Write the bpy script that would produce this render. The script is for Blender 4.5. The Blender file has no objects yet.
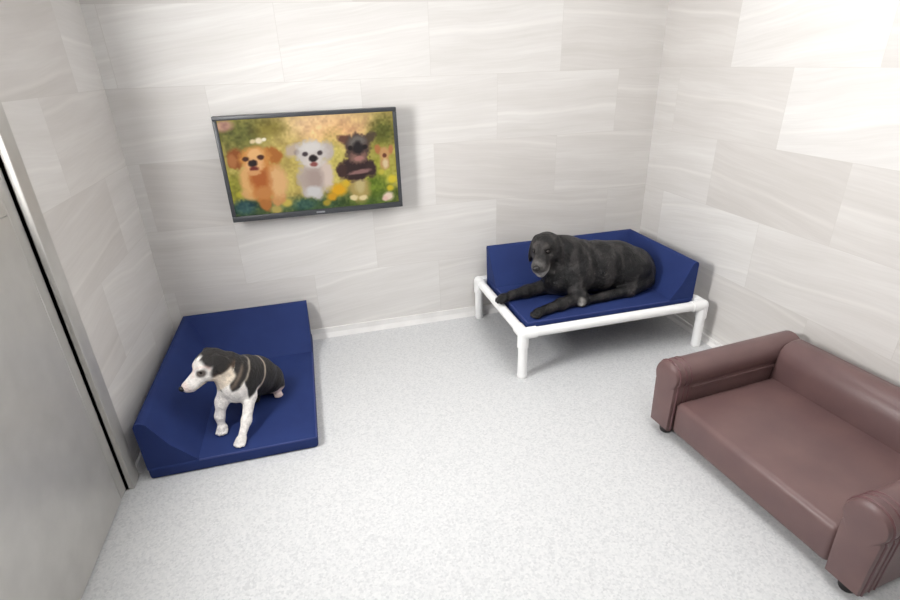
import bpy, bmesh, math, random
import numpy as np
from mathutils import Vector, Matrix
random.seed(7)
rng = np.random.default_rng(7)
sc = bpy.context.scene
COL = sc.collection

# ------------------------------------------------------------------ helpers
def srgb(r, g, b):
    f = lambda c: (c/255/12.92) if c/255 <= .04045 else ((c/255+.055)/1.055)**2.4
    return (f(r), f(g), f(b), 1)

def link(name, me, mat=None, parent=None, loc=None):
    o = bpy.data.objects.new(name, me)
    COL.objects.link(o)
    if parent is not None:
        o.parent = parent
    if loc is not None:
        o.location = loc
    if mat is not None and me is not None:
        me.materials.append(mat)
    return o

def mesh_from_bm(name, bm, smooth=True):
    bmesh.ops.recalc_face_normals(bm, faces=bm.faces)
    me = bpy.data.meshes.new(name)
    bm.to_mesh(me); bm.free()
    if smooth:
        for p in me.polygons:
            p.use_smooth = True
        try:
            me.set_sharp_from_angle(angle=math.radians(40))
        except Exception:
            pass
    return me

def obj(name, bm, mat, parent=None, smooth=True):
    """one mesh object; vertices are given in world space, moved into the parent's space"""
    if parent is not None:
        t = Vector(parent.location)
        q = parent.parent
        while q is not None:
            t += Vector(q.location); q = q.parent
        bmesh.ops.translate(bm, verts=bm.verts, vec=-t)
    return link(name, mesh_from_bm(name, bm, smooth), mat, parent)

def thing(name, label, cat, loc, group=None):
    o = link(name, None, loc=loc)
    o['label'] = label; o['category'] = cat
    if group: o['group'] = group
    return o

def struct(name, bm, mat, parent=None, smooth=False):
    o = obj(name, bm, mat, parent, smooth)
    if parent is None:
        o['kind'] = 'structure'
    return o

def add_box(bm, x0, x1, y0, y1, z0, z1, bev=0, seg=3):
    b2 = bmesh.new()
    bmesh.ops.create_cube(b2, size=1)
    for v in b2.verts:
        v.co = Vector((x0+(v.co.x+.5)*(x1-x0), y0+(v.co.y+.5)*(y1-y0), z0+(v.co.z+.5)*(z1-z0)))
    if bev:
        bmesh.ops.bevel(b2, geom=b2.edges[:], offset=bev, segments=seg, profile=.5, affect='EDGES')
    me = bpy.data.meshes.new('tmp'); b2.to_mesh(me); b2.free()
    bm.from_mesh(me); bpy.data.meshes.remove(me)
    return bm

def box(*a, **k):
    return add_box(bmesh.new(), *a, **k)

def add_tube(bm, pts, r, n=16, closed=False, caps=True):
    pts = [Vector(p) for p in pts]
    rs = r if isinstance(r, (list, tuple)) else [r]*len(pts)
    rings = []
    ref = None
    N = len(pts)
    for i, p in enumerate(pts):
        if closed:
            t = (pts[(i+1) % N]-pts[i-1]).normalized()
        else:
            t = (pts[min(i+1, N-1)]-pts[max(i-1, 0)]).normalized()
        if ref is None:
            ref = Vector((0, 0, 1)) if abs(t.z) < .9 else Vector((1, 0, 0))
        u = t.cross(ref).normalized(); w = u.cross(t).normalized()
        ref = w
        rings.append([bm.verts.new(p+(u*math.cos(a)+w*math.sin(a))*rs[i]) for a in [2*math.pi*k/n for k in range(n)]])
    for i in range(N if closed else N-1):
        A, B = rings[i], rings[(i+1) % N]
        for k in range(n):
            bm.faces.new((A[k], A[(k+1) % n], B[(k+1) % n], B[k]))
    if caps and not closed:
        bm.faces.new(rings[0]); bm.faces.new(rings[-1][::-1])
    return bm

def tube(*a, **k):
    return add_tube(bmesh.new(), *a, **k)

def extrude_profile(bm, prof, axis_from, axis_to, fn):
    """prof: list of 2D points; fn(a, p, q) -> 3D; extrudes from axis_from to axis_to"""
    A = [bm.verts.new(fn(axis_from, *p)) for p in prof]
    B = [bm.verts.new(fn(axis_to, *p)) for p in prof]
    n = len(prof)
    for i in range(n):
        bm.faces.new((A[i], A[(i+1) % n], B[(i+1) % n], B[i]))
    bm.faces.new(A[::-1]); bm.faces.new(B)
    return bm

# ------------------------------------------------------------------ node helper
class NT:
    def __init__(s, name):
        s.m = bpy.data.materials.new(name); s.m.use_nodes = True
        s.t = s.m.node_tree
        s.b = next(n for n in s.t.nodes if n.type == 'BSDF_PRINCIPLED')
        s.o = next(n for n in s.t.nodes if n.type == 'OUTPUT_MATERIAL')
    def n(s, ty, ins=None, **at):
        nd = s.t.nodes.new(ty)
        for k, v in at.items(): setattr(nd, k, v)
        for k, v in (ins or {}).items(): s.set(nd.inputs[k], v)
        return nd
    def set(s, sock, v):
        if isinstance(v, bpy.types.NodeSocket): s.t.links.new(v, sock)
        else: sock.default_value = v
    def math(s, op, a, b=0.0, c=None):
        nd = s.n('ShaderNodeMath', operation=op)
        s.set(nd.inputs[0], a); s.set(nd.inputs[1], b)
        if c is not None: s.set(nd.inputs[2], c)
        return nd.outputs[0]
    def mix(s, fac, a, b, blend='MIX'):
        nd = s.n('ShaderNodeMix', data_type='RGBA', blend_type=blend)
        s.set(nd.inputs[0], fac); s.set(nd.inputs[6], a); s.set(nd.inputs[7], b)
        return nd.outputs[2]
    def ramp(s, fac, stops):
        nd = s.n('ShaderNodeValToRGB', {'Fac': fac})
        cr = nd.color_ramp
        while len(cr.elements) < len(stops): cr.elements.new(.5)
        for e, (p, c) in zip(cr.elements, stops):
            e.position = p; e.color = c if len(c) == 4 else (*c, 1)
        return nd.outputs['Color']
    def noise(s, vec, scale, detail=3, rough=.5, out='Fac', dist=0):
        return s.n('ShaderNodeTexNoise', {'Vector': vec, 'Scale': scale, 'Detail': detail, 'Roughness': rough, 'Distortion': dist}).outputs[out]
    def comb(s, x, y, z):
        nd = s.n('ShaderNodeCombineXYZ')
        for i, v in enumerate((x, y, z)): s.set(nd.inputs[i], v)
        return nd.outputs[0]
    def obj_coord(s): return s.n('ShaderNodeTexCoord').outputs['Object']
    def bump(s, h, strength=.2, dist=.005):
        nd = s.n('ShaderNodeBump', {'Height': h, 'Strength': strength, 'Distance': dist})
        s.t.links.new(nd.outputs[0], s.b.inputs['Normal'])
    def base(s, col, rough=.5, **k):
        s.set(s.b.inputs['Base Color'], col); s.set(s.b.inputs['Roughness'], rough)
        for kk, v in k.items(): s.set(s.b.inputs[kk.replace('_', ' ')], v)

def tile_mat(name, axis, sign, u0, seed, c_lo, c_mid, c_hi):
    """large-format veined porcelain tiles 0.8 x 0.37 m in running bond"""
    T = NT(name)
    sep = T.n('ShaderNodeSeparateXYZ', {0: T.obj_coord()})
    u = T.math('MULTIPLY', sep.outputs[axis], sign); v = sep.outputs[2]
    rv = T.math('DIVIDE', T.math('SUBTRACT', v, .063), .37)
    row = T.math('FLOOR', rv); fv = T.math('FRACT', T.math('ADD', rv, 50))
    odd = T.math('MODULO', T.math('ADD', row, 50), 2)
    uu = T.math('ADD', T.math('DIVIDE', T.math('SUBTRACT', u, u0), .8), T.math('MULTIPLY', odd, .5))
    col = T.math('FLOOR', uu); fu = T.math('FRACT', T.math('ADD', uu, 50))
    wn = T.n('ShaderNodeTexWhiteNoise', {'Vector': T.comb(col, row, seed)}, noise_dimensions='3D')
    r1 = wn.outputs['Value']
    rc = T.n('ShaderNodeSeparateColor', {0: wn.outputs['Color']})
    r2, r3 = rc.outputs[0], rc.outputs[1]
    du = T.math('MULTIPLY', T.math('MINIMUM', fu, T.math('SUBTRACT', 1, fu)), .8)
    dv = T.math('MULTIPLY', T.math('MINIMUM', fv, T.math('SUBTRACT', 1, fv)), .37)
    grout = T.math('LESS_THAN', T.math('MINIMUM', du, dv), .0016)
    # vein coordinate: slight tilt of its own in each tile
    tilt = T.math('MULTIPLY', T.math('SUBTRACT', r2, .4), .35)
    vt = T.math('SUBTRACT', v, T.math('MULTIPLY', u, tilt))
    warp = T.noise(T.comb(T.math('MULTIPLY', u, 1.1), T.math('MULTIPLY', v, 1.6), T.math('MULTIPLY', r1, 40)), 1.3, 2)
    vt2 = T.math('ADD', vt, T.math('MULTIPLY', warp, .10))
    band = T.noise(T.comb(T.math('MULTIPLY', u, .9), T.math('MULTIPLY', vt2, 9), T.math('MULTIPLY', r1, 60)), 1.4, 4, .55)
    fine = T.noise(T.comb(T.math('MULTIPLY', u, 2.2), T.math('MULTIPLY', vt2, 60), T.math('MULTIPLY', r3, 60)), 1.5, 3, .6)
    f = T.math('ADD', T.math('MULTIPLY', band, .62), T.math('MULTIPLY', fine, .38))
    c = T.ramp(f, [(.30, c_lo), (.50, c_mid), (.68, c_hi)])
    # one pale vein per tile
    line = T.math('ABSOLUTE', T.math('SUBTRACT', T.math('FRACT', T.math('ADD', T.math('MULTIPLY', vt2, 3.1), r3)), .5))
    vein = T.math('MULTIPLY', T.math('SMOOTH_MIN', T.math('MAXIMUM', T.math('SUBTRACT', 1, T.math('MULTIPLY', line, 22)), 0), .9, .1), .30)
    c = T.mix(T.math('MAXIMUM', vein, 0), c, srgb(236, 234, 230))
    tone = T.math('ADD', .915, T.math('MULTIPLY', r1, .15))
    c = T.mix(1, c, T.comb(tone, T.math('MULTIPLY', tone, T.math('ADD', .985, T.math('MULTIPLY', r2, .02))), T.math('MULTIPLY', tone, T.math('ADD', .975, T.math('MULTIPLY', r2, .035)))), 'MULTIPLY')
    c = T.mix(T.math('MULTIPLY', grout, .55), c, srgb(196, 192, 187))
    T.base(c, T.math('ADD', .42, T.math('MULTIPLY', fine, .2)))
    T.b.inputs['Specular IOR Level'].default_value = .35
    T.bump(T.math('SUBTRACT', T.math('MULTIPLY', fine, .2), T.math('MULTIPLY', grout, 1)), .12, .002)
    return T.m

TILE = (srgb(202, 199, 195), srgb(210, 207, 204), srgb(218, 216, 213))
M = {}
M['tile_back'] = tile_mat('veined wall tile back', 0, 1, 1.66, 3.0, *TILE)
M['tile_right'] = tile_mat('veined wall tile right', 1, -1, .6, 11.0, *TILE)
M['tile_left'] = tile_mat('veined wall tile left', 1, -1, .35, 21.0, *TILE)

T = NT('flaked epoxy floor'); oc = T.obj_coord()
f1 = T.noise(oc, 120, 3, .65); f2 = T.noise(oc, 2.2, 3)
vor = T.n('ShaderNodeTexVoronoi', {'Vector': oc, 'Scale': 130}).outputs['Color']
vr = T.n('ShaderNodeSeparateColor', {0: vor}).outputs[0]
ff = T.math('ADD', T.math('MULTIPLY', f1, .6), T.math('MULTIPLY', vr, .4))
c = T.ramp(ff, [(.22, srgb(184, 185, 187)), (.45, srgb(201, 202, 203)), (.75, srgb(212, 212, 212))])
c = T.mix(T.math('MULTIPLY', f2, .25), c, srgb(196, 197, 199))
T.base(c, .42); T.b.inputs['Specular IOR Level'].default_value = .35; T.bump(f1, .06, .002); M['floor'] = T.m

def plain(name, col, rough=.5, bump=None, var=0.06, **k):
    T = NT(name); oc = T.obj_coord()
    nz = T.noise(oc, 9, 3)
    lo = tuple(x*(1-var) for x in col[:3])+(1,); hi = tuple(min(1, x*(1+var)) for x in col[:3])+(1,)
    T.base(T.ramp(nz, [(.3, lo), (.7, hi)]), rough, **k)
    if bump:
        T.bump(T.noise(oc, bump[0], 3), bump[1], bump[2])
    return T.m
M['cove'] = plain('pale cove skirting', srgb(226, 224, 222), .5)
M['white_paint'] = plain('pale grey ceiling paint', srgb(196, 197, 198), .8)
M['grey_paint'] = plain('mid grey wall paint', srgb(128, 130, 132), .8)
M['pvc'] = plain('white pvc pipe', srgb(240, 240, 239), .32, var=.02)
M['sling'] = plain('dark sling cloth', srgb(52, 58, 84), .8, (300, .2, .002))
M['bezel'] = plain('dark grey plastic bezel', srgb(56, 58, 62), .4)
M['badge'] = plain('silver badge', srgb(150, 152, 156), .35, Metallic=.5)
M['tvback'] = plain('black plastic housing', srgb(30, 31, 33), .5)
M['steel'] = plain('brushed steel', srgb(186, 184, 180), .38, Metallic=.35)
M['rubber'] = plain('black rubber', srgb(26, 24, 25), .6)
M['nose'] = plain('wet black nose', srgb(24, 21, 22), .3)
M['eye'] = plain('dark brown eye', srgb(28, 18, 13), .08)

T = NT('navy nylon cover'); oc = T.obj_coord()
nz = T.noise(oc, 5, 3); w = T.noise(oc, 420, 2)
T.base(T.ramp(nz, [(.3, srgb(33, 47, 95)), (.7, srgb(37, 53, 104))]), .75); T.b.inputs['Specular IOR Level'].default_value = .2
hh = T.math('ADD', T.math('MULTIPLY', w, .12), T.math('MULTIPLY', T.noise(oc, 7, 2), 1.0))
T.bump(hh, .25, .012); M['navy'] = T.m
M['piping'] = plain('navy piping', srgb(40, 54, 112), .6)

T = NT('maroon leatherette'); oc = T.obj_coord()
nz = T.noise(oc, 6, 3)
vo = T.n('ShaderNodeTexVoronoi', {'Vector': oc, 'Scale': 260}, feature='DISTANCE_TO_EDGE').outputs['Distance']
T.base(T.ramp(nz, [(.3, srgb(96, 73, 73)), (.7, srgb(108, 83, 81))]), .4)
T.bump(T.math('ADD', T.math('MULTIPLY', vo, .4), T.math('MULTIPLY', T.noise(oc, 10, 2), .8)), .15, .006); M['leather'] = T.m
M['leather_pipe'] = plain('maroon piping', srgb(98, 66, 68), .35)

def coat(name, rough, sheen, spec):
    T = NT(name); oc = T.obj_coord()
    at = T.n('ShaderNodeVertexColor', layer_name='coat')
    st = T.noise(oc, 130, 3, .6, dist=.6)
    mul = T.math('ADD', .72, T.math('MULTIPLY', st, .56))
    c = T.mix(1, at.outputs['Color'], T.comb(mul, mul, mul), 'MULTIPLY')
    T.base(c, rough, Sheen_Weight=sheen, Sheen_Roughness=.5)
    T.b.inputs['Specular IOR Level'].default_value = spec
    T.bump(T.math('ADD', st, T.math('MULTIPLY', T.noise(oc, 26, 4, dist=2.0), 1.6)), .6, .011)
    return T.m
M['lab'] = coat('black dog coat', .38, .0, .28)
M['beagle'] = coat('tricolour dog coat', .6, .05, .3)

def emis(name, col, s):
    T = NT(name)
    e = T.n('ShaderNodeEmission', {'Color': col, 'Strength': s})
    T.t.links.new(e.outputs[0], T.o.inputs['Surface']); return T.m

# ------------------------------------------------------------------ room
W = 3.15; YF = -4.4; H = 2.7; TH = .12
DY0, DY1, DH = -1.14, -2.02, 2.08          # doorway in the left wall
b = box(-TH, W+TH, YF-TH, TH, -.1, 0); struct('floor', b, M['floor'])
b = box(-TH, W+TH, YF-TH, TH, H, H+.1); struct('ceiling', b, M['white_paint'])
b = box(-TH, W+TH, 0, TH, 0, H); struct('wall_back', b, M['tile_back'])
b = box(W, W+TH, YF, 0, 0, H); struct('wall_right', b, M['tile_right'])
b = bmesh.new(); add_box(b, -TH, 0, DY0, 0, 0, H); add_box(b, -TH, 0, YF, DY1, 0, H); add_box(b, -TH, 0, DY1, DY0, DH, H)
struct('wall_left', b, M['tile_left'])
b = box(-TH, W+TH, YF-TH, YF, 0, H); struct('wall_front', b, M['grey_paint'])
cv = [(0, 0), (0, .063), (-.012, .063), (-.014, .03), (-.03, 0)]
b = extrude_profile(bmesh.new(), cv, 0, W, lambda a, p, q: (a, p, q)); struct('baseboard_back', b, M['cove'])
b = extrude_profile(bmesh.new(), [(p, q*.6) for p, q in cv], YF, -.03, lambda a, p, q: (W+p, a, q)); struct('baseboard_right', b, M['cove'])
b = extrude_profile(bmesh.new(), [(p, q*.6) for p, q in cv], DY0+.09, -.03, lambda a, p, q: (-p, a, q)); struct('baseboard_left', b, M['cove'])

# door in the left wall, with an added pane that lights the room
dr = link('door_1', None, loc=(0, DY0, 0)); dr['kind'] = 'structure'
b = bmesh.new()
add_box(b, -.08, .02, DY0, DY0+.08, 0, DH+.08, .003, 1); add_box(b, -.08, .02, DY1-.08, DY1, 0, DH+.08, .003, 1); add_box(b, -.08, .02, DY1, DY0, DH, DH+.08, .003, 1)
obj('door_frame', b, M['steel'], dr)
b = bmesh.new(); ya, yb = DY0-.004, DY1+.004
for y0, y1, z0, z1 in ((ya-.06, ya, .01, DH-.005), (yb, yb+.06, .01, DH-.005), (yb+.06, ya-.06, .01, 1.22), (yb+.06, ya-.06, 1.93, DH-.005), (yb+.06, -1.80, 1.22, 1.93), (-1.27, ya-.06, 1.22, 1.93)):
    add_box(b, -.05, -.01, y0, y1, z0, z1, .003, 1)
obj('door_leaf', b, M['steel'], dr)
b = box(-.036, -.028, -1.805, -1.265, 1.215, 1.935)
obj('glow_pane', b, emis('added glow pane', (1, .995, .985, 1), DOOR := 49.0), dr)  # added glowing pane, sized to throw side light across the room
b = tube([(-.01, yb+.03, 1.0), (.045, yb+.03, 1.0), (.045, yb+.15, 1.0)], .009); obj('door_handle', b, M['steel'], dr)

# ------------------------------------------------------------------ beds
def dog_bed(name, label, corner, A, LA, B, LB, z, hb=.30, t=.062, wa=.2, wb=.2):
    A = Vector(A); B = Vector(B); c0 = Vector((*corner, z))
    root = thing(name, label, 'dog bed', c0)
    Z = Vector((0, 0, 1))
    P = c0+A*LA+B*LB
    b = box(min(c0.x, P.x), max(c0.x, P.x), min(c0.y, P.y), max(c0.y, P.y), z, z+t, bev=.014, seg=4)
    obj('mattress_pad', b, M['navy'], root)
    # corner bolster: one wedge swept round the two wall sides, mitred in the corner
    wd = .18; fa, fb = wa/wd, wb/wd
    prof = [(0, t-.012), (0, hb-.018), (.005, hb-.006), (.016, hb), (.030, hb-.004), (.042, hb-.014), (wd*.55, t+(hb-t)*.43), (wd-.02, t+.022), (wd, t-.004), (wd-.01, t-.012)]
    b = bmesh.new(); rings = []
    secs = []
    for k in range(13):
        s = 1-k/12; secs.append((c0+A*LA*s, 'A', s))
    for k in range(1, 13):
        s = k/12; secs.append((c0+B*LB*s, 'B', s))
    for (p, side, s) in secs:
        ring = []
        for (o, zz) in prof:
            if side == 'A':
                d = max(LA*s, o*fb) if s < 1 else LA
                q = c0+A*d+B*o*fa
            else:
                d = max(LB*s, o*fa)
                q = c0+B*d+A*o*fb
            if s == 1: q -= (A if side == 'A' else B)*.004*(1-(zz-t)/(hb-t))
            ring.append(b.verts.new(q+Z*zz))
        rings.append(ring)
    n = len(prof)
    for i in range(len(rings)-1):
        for k in range(n):
            b.faces.new((rings[i][k], rings[i][(k+1) % n], rings[i+1][(k+1) % n], rings[i+1][k]))
    b.faces.new(rings[0]); b.faces.new(rings[-1][::-1])
    bmesh.ops.remove_doubles(b, verts=b.verts, dist=1e-5)
    obj('corner_bolster', b, M['navy'], root)
    # piping round the pad's top edge and along the bolster's ridge
    e = .004
    loop = [c0+A*(LA-e)+B*wa, c0+A*(LA-e)+B*(LB-e), c0+A*wb+B*(LB-e)]
    def dense(pts, n=14):
        out = []
        for i in range(len(pts)-1):
            for k in range(n): out.append(pts[i].lerp(pts[i+1], k/n))
        return out+[pts[-1]]
    b = tube([p+Z*(t-.006) for p in dense(loop)], .0045, 8)
    obj('piping', b, M['piping'], root)
    return root

BL, BD = 1.049, .697
RX, RY, RZ = 1.956, -.100, .250
dog_bed('dog_bed', 'navy blue bolster dog bed raised on the white pipe frame under the black dog', (RX+BL, RY), (-1, 0, 0), BL, (0, -1, 0), BD, RZ, hb=.284, wa=.19, wb=.16)
LX, LY = .074, -.034
dog_bed('dog_bed', 'navy blue bolster dog bed lying flat on the floor under the tricolour dog', (LX, LY), (1, 0, 0), .718, (0, -1, 0), 1.070, 0.0, hb=.298, wa=.26, wb=.21)

# cot frame of white pipes
r_ = .027; m_ = .040
CX0, CX1, CY1, CY0, CH = RX-m_, RX+BL+m_, RY+m_, RY-BD-m_, .273
cot = thing('dog_cot', 'white plastic pipe dog cot frame on four legs by the right wall', 'dog cot', ((CX0+CX1)/2, (CY0+CY1)/2, 0))
for a, q in (((CX0, CY0), (CX1, CY0)), ((CX0, CY1), (CX1, CY1)), ((CX0, CY0), (CX0, CY1)), ((CX1, CY0), (CX1, CY1))):
    obj('rail', tube([(*a, CH), (*q, CH)], r_, 20), M['pvc'], cot)
for x in (CX0, CX1):
    for y in (CY0, CY1):
        lg = obj('leg', tube([(x, y, .012), (x, y, CH)], r_-.001, 20), M['pvc'], cot)
        obj('foot_cap', tube([(x, y, 0), (x, y, .004), (x, y, .02)], [r_-.002, r_+.001, r_+.001], 20), M['pvc'], lg)
        sx = 1 if x == CX0 else -1; sy = 1 if y == CY0 else -1
        b = bmesh.new()
        bmesh.ops.create_uvsphere(b, u_segments=20, v_segments=12, radius=r_+.006)
        bmesh.ops.translate(b, verts=b.verts, vec=(x, y, CH))
        add_tube(b, [(x, y, CH), (x+sx*.075, y, CH)], r_+.005, 20)
        add_tube(b, [(x, y, CH), (x, y+sy*.075, CH)], r_+.005, 20)
        add_tube(b, [(x, y, CH), (x, y, CH-.08)], r_+.005, 20)
        obj('corner_fitting', b, M['pvc'], cot)
b = box(CX0, CX1, CY0, CY1, RZ-.006, RZ-.0005); obj('sling', b, M['sling'], cot)

# ------------------------------------------------------------------ television
TX0, TX1, TZ0, TZ1, TYF = .4789, 1.4267, .8459, 1.3988, -.130
tv = thing('television', 'flat screen television on the back wall showing puppies running through a meadow', 'television', ((TX0+TX1)/2, 0, TZ0))
bw = .021; bb = .030
b = bmesh.new()
for x0, x1, z0, z1 in ((TX0, TX1, TZ0, TZ0+bb), (TX0, TX1, TZ1-bw, TZ1), (TX0, TX0+bw, TZ0+bb, TZ1-bw), (TX1-bw, TX1, TZ0+bb, TZ1-bw)):
    add_box(b, x0, x1, TYF, TYF+.045, z0, z1, .003, 2)
fr = obj('bezel', b, M['bezel'], tv)
obj('badge', box((TX0+TX1)/2-.024, (TX0+TX1)/2+.024, TYF-.002, TYF+.002, TZ0+.010, TZ0+.019, .001, 1), M['badge'], fr)
obj('rear_housing', box(TX0+.01, TX1-.01, TYF+.012, TYF+.058, TZ0+.01, TZ1-.01, .012, 3), M['tvback'], tv)
obj('wall_bracket', box((TX0+TX1)/2-.2, (TX0+TX1)/2+.2, TYF+.05, -.028, TZ0+.17, TZ1-.17, .004, 2), M['tvback'], tv)
b = bmesh.new(); add_box(b, (TX0+TX1)/2-.14, (TX0+TX1)/2+.14, -.03, 0, TZ0+.12, TZ1-.12, .003, 1)
obj('wall_plate', b, M['tvback'], tv)

def screen_mesh():
    nu, nv = 300, 170
    x0, x1, z0, z1 = TX0+bw-.002, TX1-bw+.002, TZ0+bb-.002, TZ1-bw+.002
    U = np.linspace(0, 1, nu); V = np.linspace(0, 1, nv)
    uu, vv = np.meshgrid(U, V)
    x = x0+(x1-x0)*uu; z = z0+(z1-z0)*vv
    # picture coordinates: a across, h metres up from the bottom of the set
    a = (x-TX0)/(TX1-TX0); h = z-TZ0
    S = 769-106*a
    # painter's units: X across (0..765), Y downward with 0 at the lower edge
    X = a*765; Y = -h*S
    def P(cx, cy):
        # from enlarged-study coordinates to painter's units
        xl = 50+(cy-40)*.225; xr = 815+(cy-40)*.016
        uu_ = (cx-xl)/(xr-xl); return uu_*765, cy-(440-95*uu_)
    def noise(n, seed):
        r = np.random.default_rng(seed); g = r.random((n+2, int(n*1.8)+2))
        gy = vv*(n); gx = uu*(n*1.8)
        iy = gy.astype(int); ix = gx.astype(int); fy = gy-iy; fx = gx-ix
        fy = fy*fy*(3-2*fy); fx = fx*fx*(3-2*fx)
        return (g[iy, ix]*(1-fx)*(1-fy)+g[iy, ix+1]*fx*(1-fy)+g[iy+1, ix]*(1-fx)*fy+g[iy+1, ix+1]*fx*fy)
    n1, n2, n3 = noise(6, 1), noise(16, 2), noise(45, 3)
    img = np.zeros(uu.shape+(3,)); img[:] = (178, 160, 96)
    def blend(mask, col):
        nonlocal img
        img = img*(1-mask[..., None])+np.array(col, float)*mask[..., None]
    def blob(cx, cy, rx, ry, col, soft=.35, rot=0, amt=1, rag=.25):
        px, py = P(cx, cy); dx = X-px; dy = Y-py
        if rot:
            c, s = math.cos(math.radians(rot)), math.sin(math.radians(rot)); dx, dy = dx*c+dy*s, -dx*s+dy*c
        d = np.sqrt((dx/rx)**2+(dy/ry)**2)+(n3-.5)*rag+(n2-.5)*rag*.5
        blend(np.clip((1+soft/2-d)/soft, 0, 1)*amt, col)
    # meadow
    blob(400, -60, 900, 90, (150, 140, 80), 1.5); blob(470, 40, 210, 75, (240, 205, 160), 1.4); blob(560, 75, 120, 50, (236, 190, 140), 1.4)
    blob(160, 80, 130, 65, (112, 112, 58), 1.2); blob(270, 60, 60, 30, (140, 128, 62), 1.2); blob(90, 50, 40, 20, (190, 150, 130), .8)
    blob(750, 70, 60, 55, (110, 112, 55), 1.0); blob(330, 200, 90, 110, (196, 176, 104), 1.2); blob(540, 180, 60, 90, (205, 190, 110), 1.1); blob(730, 220, 80, 90, (172, 170, 78), 1.2)
    blob(130, 300, 60, 70, (146, 142, 62), 1.0); blob(200, 395, 120, 42, (72, 88, 58), 1.0); blob(450, 360, 190, 40, (70, 92, 62), 1.0); blob(700, 320, 140, 45, (84, 104, 48), 1.0)
    blob(180, 375, 45, 30, (62, 92, 92), .8); blob(410, 355, 50, 22, (64, 94, 84), .8); blob(700, 270, 60, 40, (112, 130, 48), .9)
    g = np.clip((n2-.5)*2.0, -1, 1); img += (g*16)[..., None]*np.array((1, 1, .6)); img += ((n3-.5)*26)[..., None]*np.array((1, 1, .7))
    for (cx, cy, r, col) in ((230, 105, 16, (238, 222, 190)), (205, 108, 12, (225, 205, 165)), (250, 100, 9, (245, 235, 210)),
                             (550, 290, 34, (222, 170, 40)), (520, 320, 22, (206, 158, 44)), (585, 262, 20, (214, 180, 60)), (780, 240, 22, (216, 196, 70)), (770, 275, 16, (206, 186, 60)), (735, 215, 14, (196, 184, 80)),
                             (340, 350, 24, (196, 178, 92)), (300, 378, 26, (176, 160, 96)), (760, 308, 24, (228, 206, 186)), (745, 318, 14, (224, 190, 176)), (500, 345, 18, (168, 150, 60)), (160, 320, 16, (176, 168, 70))):
        blob(cx, cy, r, r*.7, col, .7)
    # golden puppy
    gold, gdk, glt = (206, 146, 82), (150, 92, 48), (232, 184, 128)
    blob(255, 345, 26, 42, (176, 118, 66), .4, -10); blob(310, 335, 34, 24, (200, 150, 100), .5, -30); blob(195, 318, 34, 22, (206, 164, 112), .5, 20)
    blob(245, 255, 76, 78, (198, 132, 72), .4); blob(300, 265, 46, 60, (222, 178, 128), .6); blob(190, 260, 34, 60, (218, 172, 116), .6)
    blob(235, 255, 40, 54, (178, 106, 56), .8); blob(250, 310, 38, 26, (196, 136, 82), .6)
    blob(140, 176, 34, 40, gdk, .4, 20); blob(285, 158, 38, 30, (178, 116, 58), .4, 25); blob(128, 185, 18, 26, (176, 118, 74), .5)
    blob(214, 172, 64, 44, gold, .35); blob(214, 158, 34, 24, glt, .7); blob(212, 200, 40, 28, (228, 178, 128), .6)
    blob(178, 176, 13, 9, (84, 52, 36), .6); blob(236, 168, 14, 9, (84, 52, 36), .6); blob(207, 193, 19, 14, (52, 32, 30), .5); blob(212, 214, 18, 11, (120, 58, 50), .6); blob(212, 230, 26, 10, (214, 160, 110), .6)
    # white puppy
    wt, wd = (208, 200, 194), (166, 156, 150)
    blob(460, 300, 26, 34, (196, 190, 186), .5, -20); blob(420, 300, 24, 26, (186, 176, 166), .5)
    blob(452, 240, 70, 66, (198, 186, 178), .4); blob(500, 230, 30, 56, (214, 196, 184), .6); blob(420, 250, 36, 44, (184, 168, 158), .7); blob(455, 250, 34, 50, (176, 158, 150), .8); blob(450, 300, 36, 22, (206, 202, 200), .6)
    blob(366, 140, 34, 24, (196, 178, 160), .5, -15); blob(505, 140, 30, 34, (196, 184, 176), .5); blob(385, 148, 16, 12, (150, 134, 126), .6)
    blob(440, 150, 66, 50, wt, .35); blob(440, 128, 44, 20, (222, 216, 210), .7); blob(446, 182, 38, 24, (218, 208, 200), .6)
    blob(414, 154, 12, 9, (84, 74, 76), .6); blob(476, 148, 12, 9, (84, 74, 76), .6); blob(447, 170, 19, 13, (48, 38, 40), .5); blob(450, 192, 16, 9, (150, 92, 88), .6)
    # dark puppy
    dk = (66, 48, 48)
    blob(640, 285, 46, 52, (176, 156, 100), .5); blob(612, 320, 18, 11, (224, 206, 160), .5); blob(652, 318, 20, 11, (224, 206, 160), .5); blob(640, 265, 22, 36, (196, 180, 130), .7)
    blob(628, 205, 72, 46, dk, .35); blob(565, 215, 22, 30, (80, 58, 54), .5); blob(690, 205, 22, 32, (72, 54, 52), .5); blob(640, 218, 50, 9, (150, 116, 112), .6, -4); blob(630, 236, 50, 10, (66, 46, 46), .6)
    blob(582, 96, 34, 16, (118, 84, 70), .5, 15); blob(690, 88, 34, 18, (98, 84, 66), .5, -25)
    blob(635, 128, 54, 52, (92, 74, 68), .35); blob(635, 104, 38, 20, (122, 116, 110), .7); blob(638, 160, 36, 24, (142, 110, 100), .6); blob(637, 128, 24, 24, (48, 40, 42), .6); blob(604, 128, 10, 8, (44, 34, 34), .6); blob(668, 122, 10, 8, (44, 34, 34), .6); blob(640, 166, 20, 9, (176, 130, 122), .6)
    # far small puppy
    blob(752, 180, 22, 26, (196, 158, 110), .5); blob(724, 130, 14, 18, (186, 128, 84), .5, -20); blob(780, 130, 12, 18, (190, 134, 92), .5, 20)
    blob(752, 145, 22, 24, (204, 160, 112), .5); blob(752, 152, 9, 8, (120, 76, 58), .6); blob(754, 182, 12, 18, (222, 200, 160), .7)
    img = (img-128)*1.14+120; img = np.clip(img, 4, 255)/255
    lin = np.where(img <= .04045, img/12.92, ((img+.055)/1.055)**2.4)
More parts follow.
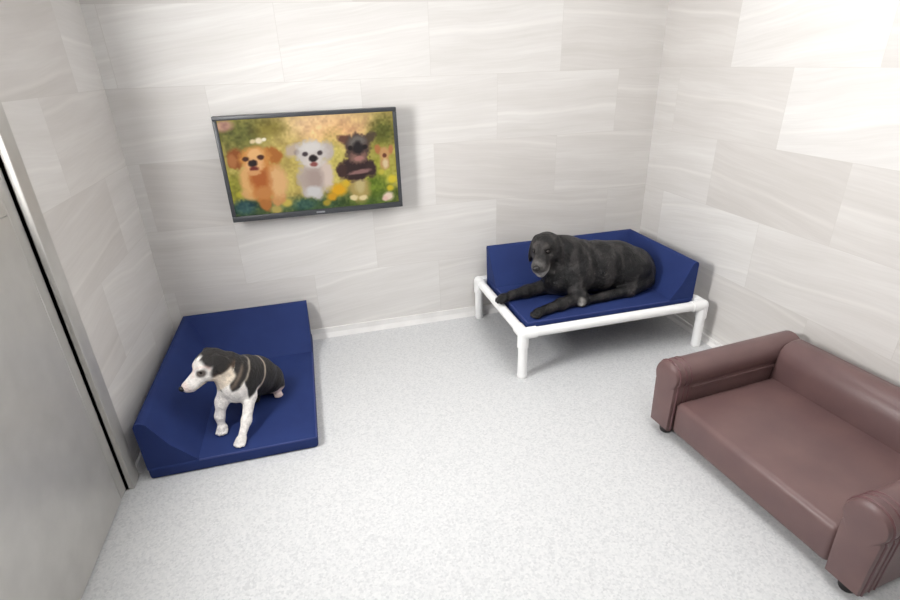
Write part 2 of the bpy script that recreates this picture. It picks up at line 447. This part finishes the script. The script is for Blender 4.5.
    verts = np.stack([x, np.full_like(x, TYF+.010), z], -1).reshape(-1, 3)-np.array(tv.location)
    idx = np.arange(nu*nv).reshape(nv, nu)
    faces = np.stack([idx[:-1, :-1], idx[:-1, 1:], idx[1:, 1:], idx[1:, :-1]], -1).reshape(-1, 4)
    me = bpy.data.meshes.new('screen')
    me.from_pydata(verts.tolist(), [], faces.tolist())
    ca = me.color_attributes.new('picture', 'FLOAT_COLOR', 'POINT')
    ca.data.foreach_set('color', np.concatenate([lin, np.ones(lin.shape[:2]+(1,))], -1).reshape(-1).astype(np.float32))
    return me
T = NT('lit screen')
at = T.n('ShaderNodeVertexColor', layer_name='picture')
T.base((.012, .012, .012, 1), .5); T.b.inputs['Specular IOR Level'].default_value = .12; T.set(T.b.inputs['Emission Color'], at.outputs['Color']); T.b.inputs['Emission Strength'].default_value = SCREEN = 0.86
link('screen', screen_mesh(), T.m, tv)

# ------------------------------------------------------------------ sofa
SX0, SX1 = 2.335, 3.06
SY0 = -1.402; AW = .135; SLEN = 1.0
SY1 = SY0-SLEN
sofa = thing('pet_sofa', 'maroon leatherette pet sofa with rolled arms against the right wall', 'sofa', ((SX0+SX1)/2, (SY0+SY1)/2, 0))
def arm(y0, y1):
    yc = (y0+y1)/2; hw = AW/2
    R = hw; zc = .385-R
    prof = [(yc-hw*.80, .045), (yc-hw*.86, .18), (yc-hw*.90, zc-.045)]
    for k in range(17):
        a = math.radians(212-k*(244/16)); prof.append((yc+R*math.cos(a), zc+R*math.sin(a)))
    prof += [(yc+hw*.90, zc-.045), (yc+hw*.86, .18), (yc+hw*.80, .045)]
    fn = lambda a, p, q: (a, p, q)
    b = extrude_profile(bmesh.new(), prof, SX0+.012, SX1, fn)
    ar = obj('arm', b, M['leather'], sofa)
    # padded front panel
    b = bmesh.new()
    cen = (yc, .2)
    rings = []
    for (x, s) in ((SX0+.014, 1.0), (SX0+.004, 1.0), (SX0-.004, .96), (SX0-.008, .82), (SX0-.010, .4)):
        rings.append([b.verts.new((x, cen[0]+(p-cen[0])*s, cen[1]+(q-cen[1])*s)) for p, q in prof])
    n = len(prof)
    for i in range(len(rings)-1):
        for k in range(n): b.faces.new((rings[i][k], rings[i][(k+1) % n], rings[i+1][(k+1) % n], rings[i+1][k]))
    b.faces.new(rings[-1])
    obj('front_panel', b, M['leather'], ar)
    for xx, rr in ((SX0+.016, .005), (SX0+.05, .0035), (SX0+.075, .0035)):
        b = tube([(xx, p, q) for p, q in prof], rr, 8); obj('piping', b, M['leather_pipe'], ar)
    # horizontal welt under the roll on both faces
    for s in (-1, 1):
        b = tube([(SX0+.09, yc+s*hw*.90, zc-.05), (SX1-.02, yc+s*hw*.90, zc-.05)], .006, 8); obj('welt', b, M['leather'], ar)
arm(SY0-AW, SY0); arm(SY1, SY1+AW)
yi0, yi1 = SY0-AW+.008, SY1+AW-.008
b = bmesh.new()
add_box(b, SX0+.014, SX1-.02, yi1, yi0, .045, .205, .026, 6)
for v in b.verts:   # a softly crowned seat
    if v.co.z > .19:
        fx = (v.co.x-SX0)/(SX1-SX0); v.co.z += .010*math.sin(math.pi*min(1, max(0, fx)))
st = obj('seat', b, M['leather'], sofa)
bx0 = 2.90
prof = [(SX1, .06), (bx0+.02, .06), (bx0, .2), (bx0+.002, .30), (bx0+.012, .345), (bx0+.035, .375), (bx0+.075, .392), (bx0+.12, .392), (SX1-.03, .382), (SX1, .35)]
b = extrude_profile(bmesh.new(), prof, yi0, yi1, lambda a, p, q: (p, a, q))
bmesh.ops.bevel(b, geom=[e for e in b.edges if abs(e.verts[0].co.y-e.verts[1].co.y) < 1e-6], offset=.02, segments=3, profile=.5, affect='EDGES')
obj('backrest', b, M['leather'], sofa)
for x in (SX0+.045, SX1-.06):
    for y in (SY0-AW/2, SY1+AW/2):
        b = tube([(x, y, 0), (x, y, .006), (x, y, .046)], [.022, .025, .032], 20); obj('foot', b, M['rubber'], sofa)

# the sofa stands slightly askew
_a = math.radians(4.5); _p = Vector((SX0, SY0, 0)); _d = Vector(sofa.location)-_p
sofa.location = _p+Vector((_d.x*math.cos(_a)-_d.y*math.sin(_a), _d.x*math.sin(_a)+_d.y*math.cos(_a), 0)); sofa.rotation_euler = (0, 0, _a)

# ------------------------------------------------------------------ dogs: one continuous skin from blended volumes
class Skin:
    def __init__(s, lo, hi, h):
        s.lo = np.array(lo, float); s.h = h
        n = np.ceil((np.array(hi)-s.lo)/h).astype(int)+1
        s.ax = [s.lo[i]+h*np.arange(n[i]) for i in range(3)]
        s.F = np.full(n, 1.0)
    def region(s, lo, hi):
        sl = []
        for i in range(3):
            a = int(np.clip((lo[i]-s.lo[i])/s.h, 0, s.F.shape[i])); c = int(np.clip((hi[i]-s.lo[i])/s.h+2, 0, s.F.shape[i])); sl.append(slice(a, c))
        return tuple(sl)
    def grid(s, sl):
        return np.meshgrid(*[s.ax[i][sl[i]] for i in range(3)], indexing='ij')
    def smin(s, sl, d, k):
        f = s.F[sl]; hh = np.clip(.5+.5*(f-d)/k, 0, 1)
        s.F[sl] = f*(1-hh)+d*hh-k*hh*(1-hh)
    def smax(s, sl, d, k):
        f = s.F[sl]; hh = np.clip(.5-.5*(f-d)/k, 0, 1)
        s.F[sl] = f*(1-hh)+d*hh+k*hh*(1-hh)
    def limb(s, pts, rs, k=.02):
        for i in range(len(pts)-1):
            a, b = np.array(pts[i], float), np.array(pts[i+1], float); ra, rb = rs[i], rs[i+1]
            m = max(ra, rb)+k+.02
            sl = s.region(np.minimum(a, b)-m, np.maximum(a, b)+m); X, Y, Z = s.grid(sl)
            ab = b-a; L = ab@ab
            t = np.clip(((X-a[0])*ab[0]+(Y-a[1])*ab[1]+(Z-a[2])*ab[2])/L, 0, 1)
            d = np.sqrt((X-a[0]-t*ab[0])**2+(Y-a[1]-t*ab[1])**2+(Z-a[2]-t*ab[2])**2)-(ra+(rb-ra)*t)
            s.smin(sl, d, k)
    def ell(s, c, r, k=.02, R=None, cut=False):
        c = np.array(c, float); r = np.array(r, float); m = r.max()+k+.02
        sl = s.region(c-m, c+m); X, Y, Z = s.grid(sl)
        q = np.stack([X-c[0], Y-c[1], Z-c[2]], -1)
        if R is not None: q = q@np.array(R)      # columns of R are the ellipsoid's axes
        k0 = np.sqrt(((q/r)**2).sum(-1)); k1 = np.sqrt(((q/r**2)**2).sum(-1))+1e-9
        d = k0*(k0-1)/k1
        if cut: s.smax(sl, -d, k)
        else: s.smin(sl, d, k)
    def floor(s, z, k=.006):
        sl = (slice(None),)*3; _, _, Z = s.grid(sl); s.smax(sl, z-Z, k)
    def mesh(s, smooth=2):
        F = s.F; h = s.h; nx, ny, nz = [d-1 for d in F.shape]
        ins = F < 0
        cnt = np.zeros((nx, ny, nz)); pos = np.zeros((nx, ny, nz, 3))
        C = lambda i, j, k: (slice(i, i+nx), slice(j, j+ny), slice(k, k+nz))
        cor = [(i, j, k) for i in (0, 1) for j in (0, 1) for k in (0, 1)]
        for a in cor:
            for ax in range(3):
                if a[ax]: continue
                b = list(a); b[ax] = 1
                fa, fb = F[C(*a)], F[C(*b)]; cr = (fa < 0) != (fb < 0)
                t = np.where(cr, fa/np.where(cr, fa-fb, 1), 0)
                for d in range(3):
                    pos[..., d] += np.where(cr, a[d]+(t if d == ax else 0), 0)
                cnt += cr
        act = cnt > 0
        ids = np.full(act.shape, -1); ids[act] = np.arange(act.sum())
        I = np.argwhere(act)
        V = (I+pos[act]/cnt[act][:, None])*h+s.lo
        faces = []
        for ax in range(3):
            o1, o2 = [(1, 2), (2, 0), (0, 1)][ax]
            A = ins.take(range(F.shape[ax]-1), ax); B = ins.take(range(1, F.shape[ax]), ax)
            E = np.argwhere(A != B)
            E = E[(E[:, o1] > 0) & (E[:, o2] > 0) & (E[:, o1] < F.shape[o1]-1) & (E[:, o2] < F.shape[o2]-1)]
            flip = ~A[tuple(E.T)]
            q = []
            for d1, d2 in ((-1, -1), (0, -1), (0, 0), (-1, 0)):
                e = E.copy(); e[:, o1] += d1; e[:, o2] += d2; q.append(ids[tuple(e.T)])
            q = np.stack(q, 1); q[flip] = q[flip][:, ::-1]; faces.append(q)
        Q = np.concatenate(faces)
        for _ in range(smooth):
            acc = np.zeros_like(V); n = np.zeros(len(V))
            for k in range(4):
                np.add.at(acc, Q[:, k], V[Q[:, (k+1) % 4]]+V[Q[:, k-1]]); np.add.at(n, Q[:, k], 2)
            V = V*.5+.5*acc/n[:, None]
        return V, Q

def frame(f, up=(0, 0, 1), roll=0):
    f = np.array(f, float); f /= np.linalg.norm(f); up = np.array(up, float)
    s = np.cross(f, up); s /= np.linalg.norm(s); u = np.cross(s, f)
    r = math.radians(roll); s2 = s*math.cos(r)+u*math.sin(r); u2 = np.cross(s2, f)
    return np.stack([f, s2, u2], 1)        # columns: forward, side (its right), up

def sstep(a, b, x):
    t = np.clip((x-a)/(b-a), 0, 1); return t*t*(3-2*t)

def vnoise(V, scale, seed):
    r = np.random.default_rng(seed); N = 32; g = r.random((N, N, N))
    q = V*scale; i = np.floor(q).astype(int); f = q-i; f = f*f*(3-2*f)
    out = 0
    for dx in (0, 1):
        for dy in (0, 1):
            for dz in (0, 1):
                w = (f[:, 0] if dx else 1-f[:, 0])*(f[:, 1] if dy else 1-f[:, 1])*(f[:, 2] if dz else 1-f[:, 2])
                out = out+w*g[(i[:, 0]+dx) % N, (i[:, 1]+dy) % N, (i[:, 2]+dz) % N]
    return out

def skin_obj(name, V, Q, colors, mat, origin):
    me = bpy.data.meshes.new(name)
    me.from_pydata((V-np.array(origin)).tolist(), [], Q.tolist())
    me.polygons.foreach_set('use_smooth', np.ones(len(Q), bool))
    ca = me.color_attributes.new('coat', 'FLOAT_COLOR', 'POINT')
    ca.data.foreach_set('color', np.concatenate([colors, np.ones((len(V), 1))], 1).reshape(-1).astype(np.float32))
    o = link(name, me, mat, loc=origin)
    return o

def ball(name, c, r, mat, parent, sc3=(1, 1, 1), R=None):
    b = bmesh.new(); bmesh.ops.create_uvsphere(b, u_segments=18, v_segments=12, radius=1)
    for v in b.verts:
        q = np.array(v.co)*r*np.array(sc3)
        if R is not None: q = np.array(R)@q
        v.co = Vector(q+np.array(c))
    return obj(name, b, mat, parent)

lin = lambda *c: np.array(srgb(*c)[:3])

def paw(S, p, d, r, k=.008):
    """a paw of four toes: p the pad centre, d the direction it points"""
    d = np.array(d, float); d[2] = 0; d /= np.linalg.norm(d); s = np.array((-d[1], d[0], 0)); p = np.array(p, float)
    S.ell(p, (r*1.25, r*.98, r*.85), k, np.stack([d, s, np.array((0, 0, 1.))], 1))
    for w, ln in ((-.72, .62), (-.26, .95), (.26, .95), (.72, .62)):
        a = p+d*r*ln*.5+s*w*r-np.array((0, 0, r*.18)); e = p+d*r*(ln+.35)+s*w*r*1.08-np.array((0, 0, r*.38))
        S.limb([a, e], [r*.40, r*.36], k*.5)

# ---- the black dog on the raised bed
PZ = RZ+.062
S = Skin((1.84, -.82, PZ-.03), (3.0, -.26, .78), .0055)
# torso lying on the pad
S.limb([(2.36, -.50, .475), (2.52, -.50, .468), (2.66, -.49, .455), (2.77, -.49, .435)], [.128, .140, .132, .112], .05)
S.ell((2.33, -.52, .455), (.115, .125, .125), .05)
S.ell((2.79, -.50, .415), (.115, .13, .10), .05)
S.ell((2.52, -.50, .41), (.22, .145, .09), .05)
# thighs, near one turned out towards the front edge
S.ell((2.715, -.590, .415), (.150, .078, .098), .03)
S.ell((2.70, -.40, .41), (.14, .07, .09), .03)
S.limb([(2.80, -.62, .375), (2.66, -.665, PZ+.034), (2.49, -.680, PZ+.028), (2.375, -.692, PZ+.026)], [.05, .036, .028, .026], .02)
paw(S, (2.35, -.696, PZ+.026), (-1, -.12, 0), .031)
# shoulder blades and upper arms
S.ell((2.36, -.605, .445), (.085, .055, .10), .035)
S.ell((2.34, -.415, .445), (.085, .055, .10), .035)
# near fore leg lying on the pad
S.limb([(2.32, -.61, .42), (2.335, -.668, PZ+.044), (2.195, -.706, PZ+.033), (2.08, -.736, PZ+.028)], [.060, .043, .033, .028], .025)
paw(S, (2.046, -.747, PZ+.027), (-1, -.18, 0), .032)
# far fore leg reaching out over the rail
S.limb([(2.27, -.45, .44), (2.24, -.475, PZ+.055), (2.08, -.487, PZ+.040), (1.975, -.497, PZ+.032)], [.062, .047, .036, .030], .025)
paw(S, (1.930, -.503, PZ+.026), (-1, -.12, -.1), .034)
# chest and neck
S.ell((2.255, -.53, .44), (.085, .095, .11), .04)
HC = np.array((2.174, -.520, .628)); HF = np.array((2.054, -.655, .553))-HC
R = frame(HF, roll=-6); f, sd, up = R.T
h = lambda a, b_, c_: HC+f*a+sd*b_+up*c_
S.limb([(2.39, -.50, .53), (2.31, -.51, .575), h(-.02, 0, -.005)], [.115, .095, .075], .04)
S.limb([(2.27, -.53, .47), h(.0, 0, -.04)], [.085, .055], .04)
# head
S.ell(h(0, 0, .012), (.090, .078, .072), .02, R)
S.ell(h(.035, 0, .030), (.062, .056, .042), .02, R)
for q in (-1, 1):
    S.ell(h(.012, q*.050, -.022), (.060, .036, .048), .02, R)
    S.ell(h(.054, q*.036, .054), (.022, .019, .013), .012, R)
S.limb([h(.055, 0, -.012), h(.142, 0, -.016)], [.052, .043], .022)
S.limb([h(.05, 0, -.050), h(.138, 0, -.068)], [.042, .030], .015)
for q in (-1, 1):
    S.ell(h(.120, q*.027, -.042), (.042, .022, .034), .012, R)
    S.ell(h(.072, q*.040, .034), (.013, .012, .010), .008, R, cut=True)
# ears: broad flaps hanging beside the cheeks
for q in (-1, 1):
    dn = np.array((0, 0, -1.))
    a = h(-.026, q*.072, .034); e = h(.004, q*.098, -.030)+dn*.020; g = h(.020, q*.094, -.056)+dn*.040
    d1 = g-a; Re = frame(d1, np.cross(d1, sd*q))
    S.ell((a+g)/2+sd*q*.004, (.068, .042, .013), .012, np.stack([Re[:, 0], np.cross(Re[:, 0], sd)/np.linalg.norm(np.cross(Re[:, 0], sd)), np.cross(np.cross(Re[:, 0], sd)/np.linalg.norm(np.cross(Re[:, 0], sd)), Re[:, 0])], 1))
    S.limb([h(-.028, q*.055, .040), e], [.022, .012], .015)
# tail curled behind the rump
S.limb([(2.84, -.44, .39), (2.875, -.38, PZ+.03), (2.82, -.335, PZ+.024), (2.70, -.315, PZ+.020)], [.036, .028, .022, .012], .02)
S.F[:, :, :] = S.F
V, Q = S.mesh(1)
n1 = vnoise(V*np.array((1, 1, .55))+5, 34, 1); n2 = vnoise(V*np.array((1, 1, .5))+5, 85, 2)
colr = np.tile(lin(25, 24, 25), (len(V), 1)).astype(float)
m = (n1*.6+n2*.4)[:, None]
colr = colr*(.1+1.15*m)
n4 = vnoise(V@np.array(((.8, -.5, .3), (.5, .8, 0), (-.3, .2, .9)))*np.array((2.6, 1, .8))+9, 17, 9); shine = (sstep(.40, .85, n4)*(.5+.7*n2)*.55)[:, None]; colr = colr*(1-shine)+lin(74, 70, 69)*shine  # grey highlights on the fur, painted into the coat as noise patches
HL = (V-HC)@R
fore = sstep(.03, .12, HL[:, 0])*(np.abs(HL[:, 1]) < .09)*(np.linalg.norm(V-HC, axis=1) < .22)
fore = fore*sstep(-.125, -.105, HL[:, 2])*(np.abs(HL[:, 1]) < .062); chin = fore*sstep(-.022, -.050, HL[:, 2])*sstep(.07, .10, HL[:, 0]); chin = np.maximum(chin*.72, fore*sstep(.12, .16, HL[:, 0])*.22)
w = (chin*(.55+.6*n2)).clip(0, 1)[:, None]; colr = colr*(1-w)+lin(178, 174, 170)*w
w = (sstep(.03, .09, HL[:, 0])*(np.linalg.norm(V-HC, axis=1) < .16)*.28)[:, None]*n2[:, None]; colr = colr*(1-w)+lin(86, 82, 80)*w
for q in (-1, 1):
    w = sstep(.030, .014, np.linalg.norm((HL-np.array((.070, q*.040, .034)))*np.array((.8, 1, 1.1)), axis=1))[:, None]*.85; colr = colr*(1-w)+lin(14, 13, 13)*w
    w = (np.exp(-(np.linalg.norm(HL-np.array((.060, q*.034, .064)), axis=1)/.016)**2)*.6)[:, None]; colr = colr*(1-w)+lin(84, 78, 74)*w
w = (np.linalg.norm(V-np.array((2.315, -.70, PZ+.03)), axis=1) < .045)
w = (sstep(.034, .018, np.linalg.norm(V-np.array((2.318, -.712, PZ+.036)), axis=1))*.5*(.5+n2))[:, None]; colr = colr*(1-w)+lin(176, 172, 166)*w
lab = skin_obj('dog', V, Q, colr, M['lab'], (2.5, -.5, PZ))
lab['label'] = 'large black dog with a grey chin lying on the raised blue bed'; lab['category'] = 'dog'
for q in (-1, 1):
    ball('eye', h(.072, q*.0395, .0335), .0125, M['eye'], lab)
ball('nose', h(.181, 0, .000), .023, M['nose'], lab, (.75, 1.0, .8), R)

# ---- the tricolour dog sitting on the floor bed
PB = .062
S = Skin((.18, -1.13, PB-.02), (.74, -.50, .52), .0042)
S.limb([(.462, -.850, .300), (.490, -.790, .270), (.522, -.722, .215), (.548, -.668, .170)], [.080, .086, .090, .080], .04)
S.ell((.455, -.875, .265), (.072, .070, .085), .03)
S.ell((.545, -.660, .145), (.088, .080, .075), .03)
# haunches
S.ell((.600, -.672, .140), (.045, .075, .062), .022)
S.ell((.488, -.655, .135), (.045, .070, .060), .022)
S.limb([(.618, -.690, .118), (.610, -.650, .100), (.604, -.690, PB+.020)], [.030, .022, .019], .012)
paw(S, (.606, -.706, PB+.018), (.35, -1, 0), .020, .006)
S.limb([(.485, -.68, .110), (.500, -.70, PB+.020)], [.025, .019], .012)
paw(S, (.500, -.715, PB+.018), (-.2, -1, 0), .020, .006)
# near fore leg stretched forward, the other straight down
S.limb([(.505, -.850, .270), (.506, -.885, .205), (.484, -.975, .130), (.466, -1.030, .098)], [.042, .029, .0205, .0175], .02)
paw(S, (.458, -1.048, PB+.021), (-.35, -1, 0), .0245, .006)
S.limb([(.415, -.865, .265), (.382, -.895, .205), (.362, -.915, .140), (.362, -.922, .100)], [.040, .028, .0200, .0175], .02)
paw(S, (.364, -.934, PB+.021), (-.1, -1, 0), .0245, .006)
# neck and head turned to its right
HC2 = np.array((.370, -.866, .398)); HF2 = np.array((.247, -.946, .340))-HC2; HSC = 1.25
R2 = frame(HF2, roll=0); f, sd, up = R2.T
h2 = lambda a, b_, c_: HC2+(f*a+sd*b_+up*c_)*HSC
S.limb([(.470, -.840, .315), (.430, -.850, .365), h2(-.015, 0, -.01)], [.078, .062, .050], .03)
S.limb([(.445, -.88, .28), h2(.0, 0, -.03)], [.055, .036], .025)
S.ell(h2(0, 0, .006), np.array((.060, .052, .046))*HSC, .014, R2)
for q in (-1, 1):
    S.ell(h2(.012, q*.030, -.014), np.array((.042, .025, .033))*HSC, .014, R2)
    S.ell(h2(.036, q*.020, .024), np.array((.016, .013, .010))*HSC, .008, R2)
for q in (-1, 1): S.ell(h2(.006, q*.040, -.044), (.034, .026, .034), .016)
S.limb([h2(.040, 0, -.010), h2(.108, 0, -.012)], [.040, .0265], .016)
S.limb([h2(.045, 0, -.026), h2(.100, 0, -.029)], [.026, .018], .010)
for q in (-1, 1):
    S.ell(h2(.088, q*.011, -.018), np.array((.028, .014, .018))*HSC, .008, R2)
    S.ell(h2(.044, q*.0235, .012), np.array((.008, .007, .006))*HSC, .006, R2, cut=True)
    a = h2(-.022, q*.046, .024); g = h2(-.018, q*.064, -.022)+np.array((0, 0, -.010))
    ax = (g-a)/np.linalg.norm(g-a); nn = np.cross(ax, f); nn /= np.linalg.norm(nn); ww = np.cross(nn, ax)
    S.ell((a+g)/2, np.array((.040, .030, .0095))*HSC, .009, np.stack([ax, ww, nn], 1))
    S.limb([h2(-.022, q*.038, .030), (a+g)/2], [.014, .010], .010)
# tail lying along the rump
S.limb([(.570, -.605, .115), (.600, -.580, PB+.022), (.622, -.590, PB+.018), (.632, -.615, PB+.014)], [.022, .017, .014, .008], .012)
S.floor(PB+.001, .004)
V, Q = S.mesh(1)
n1 = vnoise(V+3, 30, 5); n2 = vnoise(V+3, 85, 6); wob = (n1-.5)*.03
HL = (V-HC2)@R2/HSC; hd = np.linalg.norm(V-HC2, axis=1)/HSC
black, white, cream, tan, pink = lin(36, 33, 32), lin(236, 231, 226), lin(220, 206, 188), lin(150, 112, 84), lin(226, 190, 182)
c_ = np.tile(white, (len(V), 1)).astype(float)
def put(w, col):
    global c_
    w = np.clip(w, 0, 1)[:, None]; c_ = c_*(1-w)+col*w
# saddle: upper side of the torso, running from the neck to the rump
axis = [np.array(p) for p in ((.462, -.850, .300), (.490, -.790, .270), (.522, -.722, .215), (.548, -.668, .170))]
bd = axis[-1]-axis[0]; L = np.linalg.norm(bd); bd /= L
upn = np.array((0, 0, 1.))-bd*bd[2]; upn /= np.linalg.norm(upn); sdn = np.cross(bd, upn)
rel = V-axis[0]; al = rel@bd; hu = rel@upn; hs = rel@sdn
isbody = (np.linalg.norm(V-HC2, axis=1) > .10) & (V[:, 1] > -.955)
leg = (V[:, 2] < .165) & (al < .10)
q_ = al+np.abs(hs)*.3
lim = np.interp(q_, [-.20, -.107, -.087, -.072, -.060, -.042, -.028, -.012, .030, .046, .072, .095, .11], [.06, .02, .0, -.045, -.068, -.052, -.012, -.040, -.094, -.075, -.045, -.035, -.2])
sad = sstep(-.008, .008, hu-lim+wob*.6)
put(sad*isbody*~leg, black)
put(np.exp(-((q_+.052-hu*.25+wob*.4)/.007)**2)*sad*isbody*.22*(hu > -.06), tan*.6+cream*.4)
put(np.exp(-((q_+.018-hu*.35+wob*.4)/.005)**2)*sad*isbody*.45*(hu > -.04), cream)
put(np.exp(-((q_-.104-.17*(hu+.03)+wob*.25)/.0065)**2)*isbody*(hu > -.12)*.85, cream*.8+tan*.2)
hind = (q_ > .125) & (V[:, 2] < .16); put((hind & (V[:, 0] < .60))*.6, black)
tailm = (V[:, 1] > -.655) & (V[:, 0] > .598); put(tailm*1.0*(V[:, 2] < .16), black)
footm = np.linalg.norm(V-np.array((.612, -.708, PB+.02)), axis=1); put(sstep(.050, .035, footm), pink*.6+white*.4)
# neck and head
inh = hd < .16
neckm = sstep(.11, .08, np.linalg.norm(V-np.array((.425, -.84, .40)), axis=1))*(V[:, 2]-.345+wob > 0); put(neckm, black)
cap = inh*sstep(.012, .024, HL[:, 2]+wob*.4)*sstep(.038, .018, HL[:, 0]+wob*.5); put(cap, black)
blaze = inh*sstep(.013, .006, np.abs(HL[:, 1]))*sstep(.0, .02, HL[:, 0]); put(blaze, white)
cheek = inh*(hd < .09)*sstep(.012, -.006, HL[:, 2])*sstep(-.055, -.03, HL[:, 0])*sstep(.04, .0, HL[:, 0]); put(cheek*.8, cream)
for q in (-1, 1):
    ed = np.linalg.norm((HL-np.array((.044, q*.027, .012)))*np.array((.8, 1, 1.3)), axis=1)
    put(sstep(.025, .014, ed)*.92, lin(52, 38, 30))
    put(np.exp(-((ed-.029)/.004)**2)*inh*.35*(HL[:, 2] > .01), pink)
earw = inh*(hd < .088)*sstep(.048, .054, np.abs(HL[:, 1]))*(HL[:, 0] < .05); put(earw, black); put(earw*sstep(-.01, -.035, HL[:, 2]+wob)*.22, tan)
fluff = sstep(.110, .100, hd+wob*.25)*sstep(-.018, -.030, HL[:, 2]+wob*.4)*sstep(-.05, -.035, HL[:, 0]+HL[:, 2]*.3); put(fluff, cream)
for q in (-1, 1): put(sstep(.015, .007, np.linalg.norm(HL-np.array((.047, q*.024, -.032)), axis=1))*.85, lin(62, 44, 42))
put(inh*sstep(.095, .115, HL[:, 0])*.4, pink)
c_ *= (.86+.28*n2)[:, None]
bea = skin_obj('dog', V, Q, c_, M['beagle'], (.5, -.8, PB))
bea['label'] = 'small black and white dog with tan markings sitting on the floor bed'; bea['category'] = 'dog'
for q in (-1, 1):
    ball('eye', h2(.046, q*.0235, .0115), .0088, M['eye'], bea)
ball('nose', h2(.1275, 0, -.003), .0155, M['nose'], bea, (.75, 1.0, .8), R2)

# ------------------------------------------------------------------ light
def area(name, loc, rot, sx, sy, power, col=(1, 1, 1)):
    l = bpy.data.lights.new(name, 'AREA'); l.shape = 'RECTANGLE'; l.size = sx; l.size_y = sy; l.energy = power; l.color = col
    o = bpy.data.objects.new(name, l); COL.objects.link(o); o.location = loc; o.rotation_euler = rot; return o
area('ceiling_panel', (2.2, -1.5, H-.02), (0, 0, 0), 1.2, 1.2, 25, (1, .995, .985))
area('ceiling_panel', (2.0, -3.1, H-.02), (0, 0, 0), 1.2, 1.2, 19, (1, .995, .985))
w = bpy.data.worlds.new('World'); sc.world = w; w.use_nodes = True
w.node_tree.nodes['Background'].inputs[0].default_value = (1, 1, 1, 1); w.node_tree.nodes['Background'].inputs[1].default_value = .6

# ------------------------------------------------------------------ camera
cam = bpy.data.cameras.new('Camera'); co = bpy.data.objects.new('Camera', cam); COL.objects.link(co)
cam.sensor_fit = 'HORIZONTAL'; cam.sensor_width = 36; cam.lens = 517.06/900*36; cam.clip_start = .02
co.location = (.93743, -3.11354, 1.61855); co.rotation_euler = (1.137624, .031005, -.262752)
sc.camera = co
vs = sc.view_settings
vs.view_transform = 'Standard'; vs.look = 'None'; vs.gamma = 1; vs.use_curve_mapping = False; vs.exposure = 0.0
sc.render.image_settings.color_mode = 'RGB'
sc.cycles.use_denoising = True
sc.cycles.max_bounces = 10; sc.cycles.diffuse_bounces = 6
